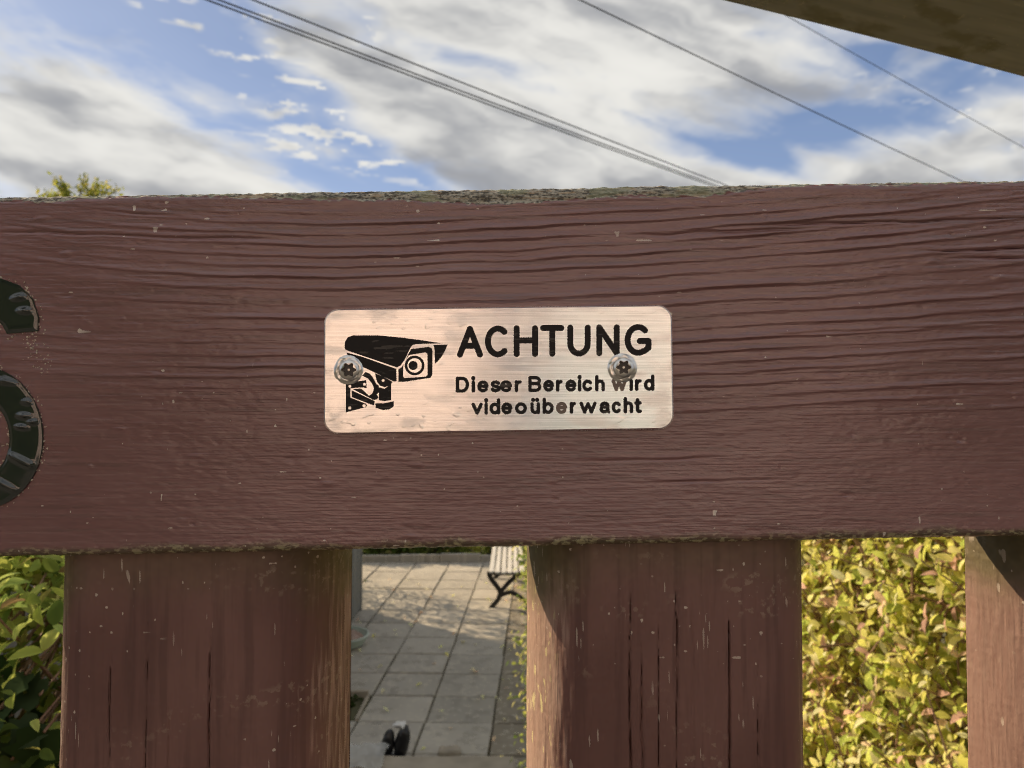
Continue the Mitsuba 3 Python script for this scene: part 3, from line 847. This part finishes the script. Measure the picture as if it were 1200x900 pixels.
Zr = zb[:, None] * rows[None, :, 1] + zt[:, None] * rows[None, :, 2] + rows[None, :, 3]
Xr = xs[:, None] + 0 * Zr
hgt = rail_relief(Xr, Zr - zb[:, None], (zt - zb)[:, None])
front = sst(.012, .003, rows[:, 0])[None]
hgt = hgt * front
# nothing under the sign stands proud of its back
Yr = Yr + hgt * rows[None, :, 4]; Zr = Zr + hgt * rows[None, :, 5]
K = len(rows)
idx = np.arange(Xr.size).reshape(Xr.shape)
a_, b_ = idx[:-1], idx[1:]
qf = np.stack([a_, np.roll(a_, -1, 1), np.roll(b_, -1, 1), b_], -1).reshape(-1, 4)[:, ::-1]
Vr = np.stack([Xr, Yr, Zr], -1).reshape(-1, 3)
rail = trimesh.Trimesh(Vr, np.vstack([qf[:, [0, 1, 2]], qf[:, [0, 2, 3]]]), process=False)
fn = rail.face_normals[len(rail.faces) // 4 + 100]
if np.sum(rail.face_normals[:, 1] * (rail.triangles_center[:, 1] < Y0 + .002)) > 0:
    rail.invert()
RAIL = put('rail', mikit.ply(rail, 'rail_paint', smooth=True, uv=Vr[:, [0, 2]]), ga)

# pickets: flat face, edges rounded elliptically, grain checks along the face
PA, PB, PY = .0205, .034, Y0 + .004


def picket(xl, xr_, seed, splits):
    """one paling: xl, xr_ its widest points (m), splits = (x, top drop, width, depth, wander) in mm"""
    hw = (xr_ - xl) / 2; xc = (xl + xr_) / 2
    pr_, ed = [], []
    n1 = 70
    for t in np.linspace(0, 90, n1):                     # left edge, widest point to face
        r_ = math.radians(t); pr_.append((-hw + PA - PA * math.cos(r_), PB - PB * math.sin(r_))); ed.append(1 - (t / 90) ** 2.2)
    fx = np.arange(-hw + PA + .0003, hw - PA - .0002, .0003)
    for x in fx:
        pr_.append((x, 0)); ed.append(0)
    for t in np.linspace(90, 0, n1):
        r_ = math.radians(t); pr_.append((hw - PA + PA * math.cos(r_), PB - PB * math.sin(r_))); ed.append(.62 * (1 - (t / 90) ** 2.2))
    for x in np.linspace(hw - .003, -hw + .003, 14):
        pr_.append((x, PB + .003)); ed.append(.3)
    pr_ = np.array(pr_); ed = np.array(ed)
    d = np.gradient(pr_, axis=0); nr = np.column_stack([d[:, 1], -d[:, 0]]); nr /= np.linalg.norm(nr, axis=1, keepdims=True) + 1e-12
    ztop = RB0 + RBS * xc + .004
    zs = np.concatenate([ztop - np.arange(0, .084, .00042), np.linspace(ztop - .086, 1.30, 60)])
    Xp = pr_[None, :, 0] + 0 * zs[:, None]; Yp = pr_[None, :, 1] + 0 * Xp; Zp = zs[:, None] + 0 * Xp
    mm, dm = Xp * 1000, (ztop - Zp) * 1000
    wav = mm + 1.2 * (FB(mm / 40, dm / 60, seed, 2, 2) - .5)
    h = .22e-3 * (FB(wav / 1.6, dm / 45, seed + 1., 3, 5) - .5) + .35e-3 * (FB(wav / 7, dm / 90, seed + 2., 3, 6) - .5) + .07e-3 * (FB(mm / 1.2, dm / 1.2, seed + 3., 2, 7) - .5)
    for (sx, drop, w, dp, wan) in splits:
        w = w * .62
        a = sst(drop, drop + 14, dm) * (.55 + .45 * sst(.25, .5, N(dm / 9, sx, seed, 77)))
        c_ = sx + wan * (FB(dm / 22, sx, seed, 3, 11) - .5) * 2 + .5 * (FB(dm / 3.2, sx, seed, 3, 13) - .5)
        e_ = mm - c_
        h -= .62e-3 * dp * a * np.exp(-np.abs(e_ / (w * (.45 + .55 * sst(drop, drop + 40, dm)))) ** 1.6)
        h += .20e-3 * a * np.exp(-((np.abs(e_) - w * 2) / (w * 1.5)) ** 2)
    fr = (pr_[:, 1] < PB - .0005)[None]
    rough = ed[None] * .35e-3 * (FB(mm / .8, Yp * 1250, dm / 7, 3, 41 + int(seed)) - .5)
    h = np.where(fr, h + rough, 0)
    Xw = Xp + xc + h * nr[None, :, 0] + .004 * (Zp - ztop); Yw = Yp + PY + h * nr[None, :, 1]
    idx = np.arange(Xw.size).reshape(Xw.shape)
    a1, b1 = idx[:-1], idx[1:]
    q_ = np.stack([a1, np.roll(a1, -1, 1), np.roll(b1, -1, 1), b1], -1).reshape(-1, 4)
    V_ = np.stack([Xw, Yw, Zp], -1).reshape(-1, 3)
    m = trimesh.Trimesh(V_, np.vstack([q_[:, [0, 1, 2]], q_[:, [0, 2, 3]]]), process=False)
    ctr, nn = m.triangles_center, m.face_normals
    sel = ctr[:, 1] < PY + .002
    if nn[sel, 1].sum() > 0:
        m.invert()
    uv = np.column_stack([np.broadcast_to(ed, Xw.shape).ravel(), V_[:, 2]])
    return put('picket', mikit.ply(m, 'picket_paint', smooth=True, uv=uv), ga)


def wid(px, up=0):     # widest point for a silhouette edge seen at px (seen from inside or outside)
    return px


W = .0880
sc = PY / F
pitch = .1466
xc1 = -.0975
def spl(seed, *l): return l
picket(xc1 - W / 2, xc1 + W / 2, 1.0, [(-18.0, 30, .30, 1.8, .25), (-7.5, 18, .22, .8, .25), (-1.0, 38, .20, .5, .3), (10.5, 24, .36, 2.2, .35), (7.3, 60, .22, .9, .3), (-12, 5, 1.0, .25, .5), (2, 5, 1.2, .25, .5)])
xc2 = .0491
picket(xc2 - W / 2, xc2 + W / 2, 5.0, [(-15.0, 16, .34, 2.3, .4), (-7.0, 24, .28, 1.6, .4), (-1.5, 12, .30, 1.4, .5), (3.0, 16, .7, .5, .4), (13.8, 20, .36, 2.3, .25), (21.8, 34, .26, .8, .3), (-11.3, 30, .5, 1.2, .6), (8, 4, 1.4, .3, .6)])
xc3 = xc2 + pitch
picket(xc3 - W / 2, xc3 + W / 2, 9.0, [(-14, 20, .3, 1.6, .4), (-30, 26, .25, .8, .5), (4, 18, .3, 2, .3), (15, 24, .3, 1.4, .3)])
for xo, s in ((xc1 - pitch, 13.0), (xc3 + pitch, 17.0), (xc3 + 2 * pitch, 21.0)):
    if -.34 < xo - W / 2 and xo + W / 2 < .55:
        picket(xo - W / 2, xo + W / 2, s, [(-10, 20, .3, 1.6, .4), (12, 18, .3, 2, .3)])
for x in (-.37, .56):
    put('stile', mikit.ply(bx(x, x + .075, Y0 + .002, Y0 + RD - .002, 1.27, RB0 + RBS * x + .0, .004), 'picket_paint', uv=None), ga)
put('lower_rail', mikit.ply(bx(-.37, .63, Y0 - .03, Y0 + .003, 1.36, 1.45, .004), 'picket_paint'), ga)

# ------------------------------------------------------------------ the sign
YS = Y0 - .0019                                          # its front face
si = thing('warning_sign', 'brushed metal plate with black lettering and a camera pictogram, screwed to the rail', 'sign')
rect = Polygon([(380, 362.5), (787, 357.5), (789.5, 502.5), (379.5, 508.5)]).buffer(-17, join_style=2).buffer(17, quad_segs=10)
ins = rect.buffer(-1.1, quad_segs=10)


def ring_pts(poly, n=220):
    l = poly.exterior; return np.array([l.interpolate(i / n, normalized=True).coords[0] for i in range(n)])


# plate built as stacked rings so that its edge is rounded
levels = [(0.0, 1.0, .0012), (0.0, .25, .0), (-.8, .06, .0), (-1.6, .0, .0)]
base_m = on_plane(rect, YS + .0004, .0012)
face_m = on_plane(rect.buffer(-1.3), YS, .0004)
p0 = ring_pts(rect); p1 = np.array([rect.buffer(-1.3).exterior.interpolate(rect.buffer(-1.3).exterior.project(Point(*p))).coords[0] for p in p0])
w0, w1 = at(p0[:, 0], p0[:, 1], YS + .0004), at(p1[:, 0], p1[:, 1], YS)
n_ = len(p0); i_ = np.arange(n_)
bev = trimesh.Trimesh(np.vstack([w0, w1]), np.vstack([np.stack([i_, (i_ + 1) % n_, n_ + (i_ + 1) % n_], -1), np.stack([i_, n_ + (i_ + 1) % n_, n_ + i_], -1)]), process=False)
pl = cat([base_m, bev, face_m])
put('plate', mikit.ply(pl, 'aluminium', uv=np.asarray(pl.vertices)[:, [2, 0]] * 10), si)


def arc(cx, cy, rx, ry, a0, a1, n=26):
    t = np.radians(np.linspace(a0, a1, n)); return [(cx + rx * math.cos(k), cy + ry * math.sin(k)) for k in t]


G = {
    'A': [[(0, 0), (.5, 1), (1, 0)], [(.2, .34), (.8, .34)]],
    'C': [arc(.52, .5, .52, .5, 48, 312)],
    'H': [[(0, 0), (0, 1)], [(1, 0), (1, 1)], [(0, .53), (1, .53)]],
    'T': [[(0, 1), (1, 1)], [(.5, 1), (.5, 0)]],
    'U': [[(0, 1), (0, .42)] + arc(.5, .4, .5, .4, 180, 360) + [(1, .42), (1, 1)]],
    'N': [[(0, 0), (0, 1), (1, 0), (1, 1)]],
    'G': [arc(.5, .5, .5, .5, 48, 300) + [(.80, .07), (1, .20), (1, .46), (.58, .46)]],
    'D': [[(0, 0), (0, 1), (.5, 1)] + arc(.5, .5, .5, .5, 90, -90) + [(0, 0)]],
    'B': [[(0, 0), (0, 1), (.6, 1)] + arc(.6, .765, .36, .235, 90, -90) + [(0, .53)], [(.6, .53)] + arc(.6, .265, .4, .265, 90, -90) + [(0, 0)]],
    'e': [[(.03, .53), (.98, .53)] + arc(.5, .5, .5, .5, 6, 322)],
    's': [arc(.5, .755, .43, .245, 28, 255, 18) + arc(.5, .25, .48, .25, 75, -158, 18)],
    'r': [[(0, 0), (0, 1)], [(0, .55)] + arc(.85, .45, .85, .53, 170, 92, 10)],
    'i': [[(.5, 0), (.5, 1)], [(.5, 1.44), (.5, 1.50)]],
    'c': [arc(.5, .5, .5, .5, 42, 318)],
    'h': [[(0, 0), (0, 1.5)], [(0, .55)] + arc(.5, .58, .5, .42, 175, 0) + [(1, 0)]],
    'w': [[(0, 1), (.25, 0), (.5, .95), (.75, 0), (1, 1)]],
    'v': [[(0, 1), (.5, 0), (1, 1)]],
    'd': [arc(.5, .5, .5, .5, 0, 360), [(1, 0), (1, 1.5)]],
    'b': [arc(.5, .5, .5, .5, 0, 360), [(0, 0), (0, 1.5)]],
    'o': [arc(.5, .5, .5, .5, 0, 360)],
    'ü': [[(0, 1), (0, .45)] + arc(.5, .42, .5, .42, 180, 350) + [(1, .5)], [(1, 1), (1, 0)], [(.18, 1.46), (.18, 1.47)], [(.82, 1.46), (.82, 1.47)]],
    'a': [[(.04, .72)] + arc(.47, .66, .43, .34, 155, 0) + [(.90, .1), (1.0, 0)], [(.90, .6), (.5, .54)] + arc(.40, .28, .40, .28, 95, 300) + [(.75, .10), (.90, .32)]],
    't': [[(.38, 1.36), (.38, .25)] + arc(.72, .24, .34, .24, 180, 275, 8) + [(1, .03)], [(0, 1), (.95, 1)]],
}


def glyph(ch, x0, x1, yb, xh, sw):
    w = (x1 - x0) - sw
    out = []
    for s in G[ch]:
        pts = [(x0 + sw / 2 + u * max(w, 0), yb - sw / 2 - v * (xh - sw)) for u, v in s]
        r = sw / 2 * (1.18 if ch in 'iü' and len(s) == 2 and s[0][1] > 1.3 else 1)
        out.append(LineString(pts).buffer(r, quad_segs=8))
    return unary_union(out)


SC = 220 / 1200
f1, f2 = (lambda X: 370 + X * SC), (lambda X: 580 + X * SC)
YL = YS - .00006


def letters(items, yb0, slope, xh, sw, name, worn=()):
    n = {}
    for k, (ch, a, b) in enumerate(items):
        yb = yb0 + slope * ((a + b) / 2 - 535)
        p = glyph(ch, a, b, yb, xh, sw)
        put(name, mikit.ply(on_plane(p, YL, .0002), 'worn_ink' if k in worn else 'black_ink'), si)


letters([('A', 535.5, 566), ('C', 568.3, 597.5), ('H', 602, 630.5), ('T', 633, 661.2), ('U', 664.7, 692.3), ('N', 698.7, 726.3), ('G', 732, 763.5)], 419.2, -.0105, 37.2, 7.0, 'capital_letter')
letters([('D', f1(895), f1(980)), ('B', f2(213), f2(297))], 460.2, -.0095, 18.7, 4.0, 'small_letter')
letters([('i', f1(996), f1(1016)), ('e', f1(1032), f1(1106)), ('s', f1(1116), f1(1184)), ('e', f2(32), f2(110)), ('r', f2(126), f2(176)),
         ('e', f2(308), f2(378)), ('r', f2(390), f2(438)), ('e', f2(450), f2(522)), ('i', f2(530), f2(550)), ('c', f2(558), f2(627)), ('h', f2(640), f2(703)),
         ('w', f2(745), f2(843)), ('i', f2(860), f2(880)), ('r', f2(895), f2(943)), ('d', f2(952), f2(1020))], 460.2, -.0095, 14.1, 4.1, 'small_letter', worn=(11,))
letters([('v', f1(995), f1(1068)), ('i', f1(1078), f1(1098)), ('d', f1(1110), f1(1180)), ('e', f2(40), f2(112)), ('o', f2(128), f2(205)), ('ü', f2(226), f2(288)), ('b', f2(304), f2(376)),
         ('e', f2(390), f2(462)), ('r', f2(478), f2(522)), ('w', f2(540), f2(650)), ('a', f2(668), f2(738)), ('c', f2(746), f2(810)), ('h', f2(822), f2(884)), ('t', f2(890), f2(940))],
        486.2, -.0095, 14.1, 4.1, 'small_letter', worn=(7,))


def zp(*pts):
    return Polygon([(370 + x * SC, 350 + y * SC) for x, y in pts])


def zc(x, y, r):
    return Point(370 + x * SC, 350 + y * SC).buffer(r * SC, quad_segs=16)


hood = zp((185, 312), (187, 275), (205, 246), (240, 234), (400, 234), (560, 250), (700, 269), (812, 286), (640, 290), (616, 298), (598, 328), (570, 388), (545, 424), (520, 440), (205, 333), (188, 324))
visor = zp((752, 296), (842, 294), (828, 330), (806, 368), (785, 395), (762, 416), (760, 340), (757, 310))
face = zp((610, 322), (722, 308), (740, 316), (747, 335), (745, 485), (733, 506), (560, 532), (528, 531), (528, 450), (548, 440), (566, 410), (590, 356))
face = face.difference(zp((597, 362), (700, 345), (712, 353), (713, 486), (702, 497), (568, 506), (559, 497), (561, 425), (574, 398)).buffer(.3))
eye = zc(632, 427, 63).difference(zc(632, 427, 46)).union(zc(622, 427, 29))
body = zp((198, 344), (300, 372), (515, 449), (517, 527), (497, 529), (330, 450), (300, 437), (262, 400), (205, 378))
yoke = zp((378, 476), (430, 497), (492, 532), (472, 556), (442, 566), (410, 556), (390, 528)).difference(zc(431, 523, 9))
neck = zp((298, 492), (318, 470), (345, 480), (365, 505), (385, 545), (402, 556), (404, 598), (388, 610), (400, 632), (385, 646), (340, 622), (362, 606), (374, 575), (362, 545), (335, 510)).buffer(.2)
post = zp((404, 566), (440, 576), (481, 545), (481, 648), (440, 655), (404, 650))
foot = zp((381, 668), (440, 668), (499, 655), (498, 690), (470, 708), (430, 712), (383, 698))
arm = zp((229, 585), (378, 655), (372, 683), (231, 630))
arm2 = zp((236, 578), (290, 574), (340, 620), (385, 645), (370, 648))
plate = zp((193, 540), (322, 520), (326, 572), (300, 568), (222, 572), (221, 632), (322, 672), (328, 684), (318, 694), (193, 727))
plate = plate.difference(unary_union([zc(218, 560, 9), zc(311, 547, 9), zc(217, 699, 10), zc(309, 684, 10)]))
pict = unary_union([hood, visor, face, eye, body, yoke, neck, post, foot, arm, arm2, plate])
put('camera_pictogram', mikit.ply(on_plane(pict, YL, .0002), 'black_ink'), si)


def screw(px, py, tilt):
    """round-headed screw with a six-lobed socket"""
    c = at(px, py, YS)
    R_ = 12.6 * YS / F
    prof = [(0, 0), (R_, 0), (R_ * .99, .0005), (R_ * .92, .0010), (R_ * .74, .0014), (R_ * .4, .0016), (0, .00165)]
    head = trimesh.creation.revolve(np.array(prof), sections=48)
    star = Polygon([((.0018 + .00035 * math.cos(6 * a)) * math.cos(a), (.0018 + .00035 * math.cos(6 * a)) * math.sin(a)) for a in np.linspace(0, 2 * np.pi, 73)[:-1] + .3])
    tool = trimesh.creation.extrude_polygon(star, .003, engine='earcut'); tool.apply_translation([0, 0, .0003])
    try:
        head = trimesh.boolean.difference([head, tool], engine='manifold')
    except Exception:
        pass
    dark_floor = trimesh.creation.extrude_polygon(star.buffer(-.00003), .0004, engine='earcut'); dark_floor.apply_translation([0, 0, .0003])  # socket floor coloured dark to give the recess its shade
    pin = trimesh.creation.cylinder(.00035, .0008, sections=12); pin.apply_translation([0, 0, .0008])
    Rm = trimesh.transformations.rotation_matrix(math.radians(90), [1, 0, 0]) @ trimesh.transformations.rotation_matrix(tilt, [1, 1, 0])
    M = np.eye(4); M[:3, 3] = c + [0, .0001, 0]
    for m in (head, pin, dark_floor):
        m.apply_transform(Rm); m.apply_transform(M)
    k = put('screw', mikit.ply(head, 'bright_metal', smooth=40), si)
    put('socket', mikit.ply(dark_floor, 'socket_shade'), k)
    put('pin', mikit.ply(pin, 'dull_metal', smooth=40), k)
    # crumpled collar of plate metal drawn up by the screw
    n, kk = 72, 7
    ang = np.arange(n) / n * 2 * np.pi
    rr = np.linspace(R_ * .9, R_ * 1.42, kk)
    hh = np.array([.0006, .0007, .00045, .00055, .0003, .00015, -.0001])
    A_, RR = np.meshgrid(ang, rr, indexing='ij')
    wob = FB(np.cos(A_) * 3 + px, np.sin(A_) * 3, RR * 2500, 3, 4)
    RR = RR * (1 + .16 * (wob - .5)); HH = hh[None] * (.3 + 1.5 * wob)
    V_ = np.stack([c[0] - .0003 + RR * np.cos(A_), c[1] - HH, c[2] + RR * np.sin(A_)], -1).reshape(-1, 3)
    ix = np.arange(n * kk).reshape(n, kk); nx_ = np.roll(ix, -1, 0)
    q_ = np.stack([ix[:, :-1], ix[:, 1:], nx_[:, 1:], nx_[:, :-1]], -1).reshape(-1, 4)
    put('collar', mikit.ply((V_, q_), 'bright_metal', smooth=True), k)


screw(409.5, 433.5, .05)
screw(730.5, 431.0, -.07)

# ------------------------------------------------------------------ the house number
nu = thing('house_number', 'glossy black figure 6 with gritty edge at the left of the rail', 'number')
bowl = shapely.affinity.scale(Point(0, 0).buffer(1, quad_segs=40), 74, 84); bowl = shapely.affinity.translate(bowl, -24, 513)
hole = shapely.affinity.translate(shapely.affinity.scale(Point(0, 0).buffer(1, quad_segs=40), 35, 46), -24, 514)
hook = [(44, 388), (45, 372), (38, 350), (22, 334), (0, 326), (-24, 322), (-55, 330), (-80, 352), (-95, 390), (-101, 440), (-101, 500), (-95, 540), (-84, 560), (-60, 540), (-58, 470), (-56, 420), (-48, 380), (-30, 364), (-12, 368), (2, 380), (8, 391)]
six = unary_union([bowl.difference(hole), Polygon(hook).buffer(0)]).buffer(2).buffer(-2)
# wrinkled film: a fine grid of the figure, raised in folds and blisters
YN = Y0 - .0007
gxp = np.arange(-112, 62, 1.0); gyp = np.arange(316, 602, 1.0)
GX, GY = np.meshgrid(gxp, gyp, indexing='ij')
inside = shapely.contains_xy(six, GX, GY)
dist = shapely.distance(shapely.points(GX, GY), six.boundary)
# slivers at the rim move onto the outline
near = (~inside) & (dist < 1.5)
GXs, GYs = GX.copy(), GY.copy()
for i, j in zip(*np.where(near)):
    pt = six.boundary.interpolate(six.boundary.project(Point(GX[i, j], GY[i, j]))); GXs[i, j], GYs[i, j] = pt.x, pt.y
okv = inside | near
Hn = .00015 * sst(0, 5, dist * inside)
Hn += .0005 * (FB(GX / 60, GY / 50, 2., 1, 8) - .5) * sst(0, 10, dist * inside)
g_ = np.random.default_rng(31)
for cx_, cy_, t_, wl, ww in ((14, 447, .1, 22, 3.0), (38, 470, .0, 8, 3.0), (30, 487, .1, 7, 3.0), (40, 494, -.1, 6, 2.6), (26, 500, .1, 6, 2.4), (28, 540, .45, 24, 3.6), (4, 566, .5, 18, 3.2), (24, 348, -.2, 8, 3), (30, 364, 0, 7, 3),
                             (-60, 470, .3, 20, 4), (-70, 540, -.3, 20, 4), (-50, 345, .2, 14, 4)):
    u_, v_ = (GX - cx_) * math.cos(t_) + (GY - cy_) * math.sin(t_), -(GX - cx_) * math.sin(t_) + (GY - cy_) * math.cos(t_)
    Hn += .0010 * np.exp(-(u_ / wl) ** 2 - (v_ / ww) ** 2) * sst(0, 8, dist * inside)
Wn = at(GXs.ravel(), GYs.ravel(), YN).reshape(*GX.shape, 3)
Wn[..., 1] = YN - Hn
ix = np.arange(GX.size).reshape(GX.shape)
ok4 = okv[:-1, :-1] & okv[1:, :-1] & okv[1:, 1:] & okv[:-1, 1:]
q_ = np.stack([ix[:-1, :-1], ix[:-1, 1:], ix[1:, 1:], ix[1:, :-1]], -1)[ok4]
used_v, inv = np.unique(q_, return_inverse=True)
put('film', mikit.ply((Wn.reshape(-1, 3)[used_v], inv.reshape(-1, 4)), 'vinyl', smooth=True), nu)
skirt = on_plane(six, YN + .0001, .0009)
put('backing', mikit.ply(skirt, 'vinyl'), nu)
# grit stuck to the glue round the figure
L_ = six.boundary
ms = []
ico = trimesh.creation.icosphere(1, 1.0)
for _ in range(620):
    p = L_.interpolate(g_.random(), normalized=True)
    o_ = abs(g_.normal(0, 3.6)) + .6
    a = g_.random() * 2 * np.pi
    q = Point(p.x + o_ * math.cos(a), p.y + o_ * math.sin(a))
    if six.contains(q):
        continue
    r_ = g_.uniform(.00010, .00030)
    w = at(q.x, q.y, Y0 - .00018)
    v = ico.vertices * r_ * g_.uniform(.5, 1.3, (1, 3)) * (1 + .3 * g_.normal(0, 1, (len(ico.vertices), 1)))
    ms.append(trimesh.Trimesh(v + w, ico.faces, process=False))
for cx_, cy_, n_ in ((38, 408, 26), (50, 424, 22), (40, 395, 14)):
    for _ in range(n_):
        w = at(cx_ + g_.normal(0, 7), cy_ + g_.normal(0, 7), Y0 - .00018)
        v = ico.vertices * g_.uniform(.00010, .0003) * g_.uniform(.5, 1.3, (1, 3)); ms.append(trimesh.Trimesh(v + w, ico.faces, process=False))
tag(put('grit', mikit.ply(cat(ms), 'grit_mat'), nu), kind='stuff')
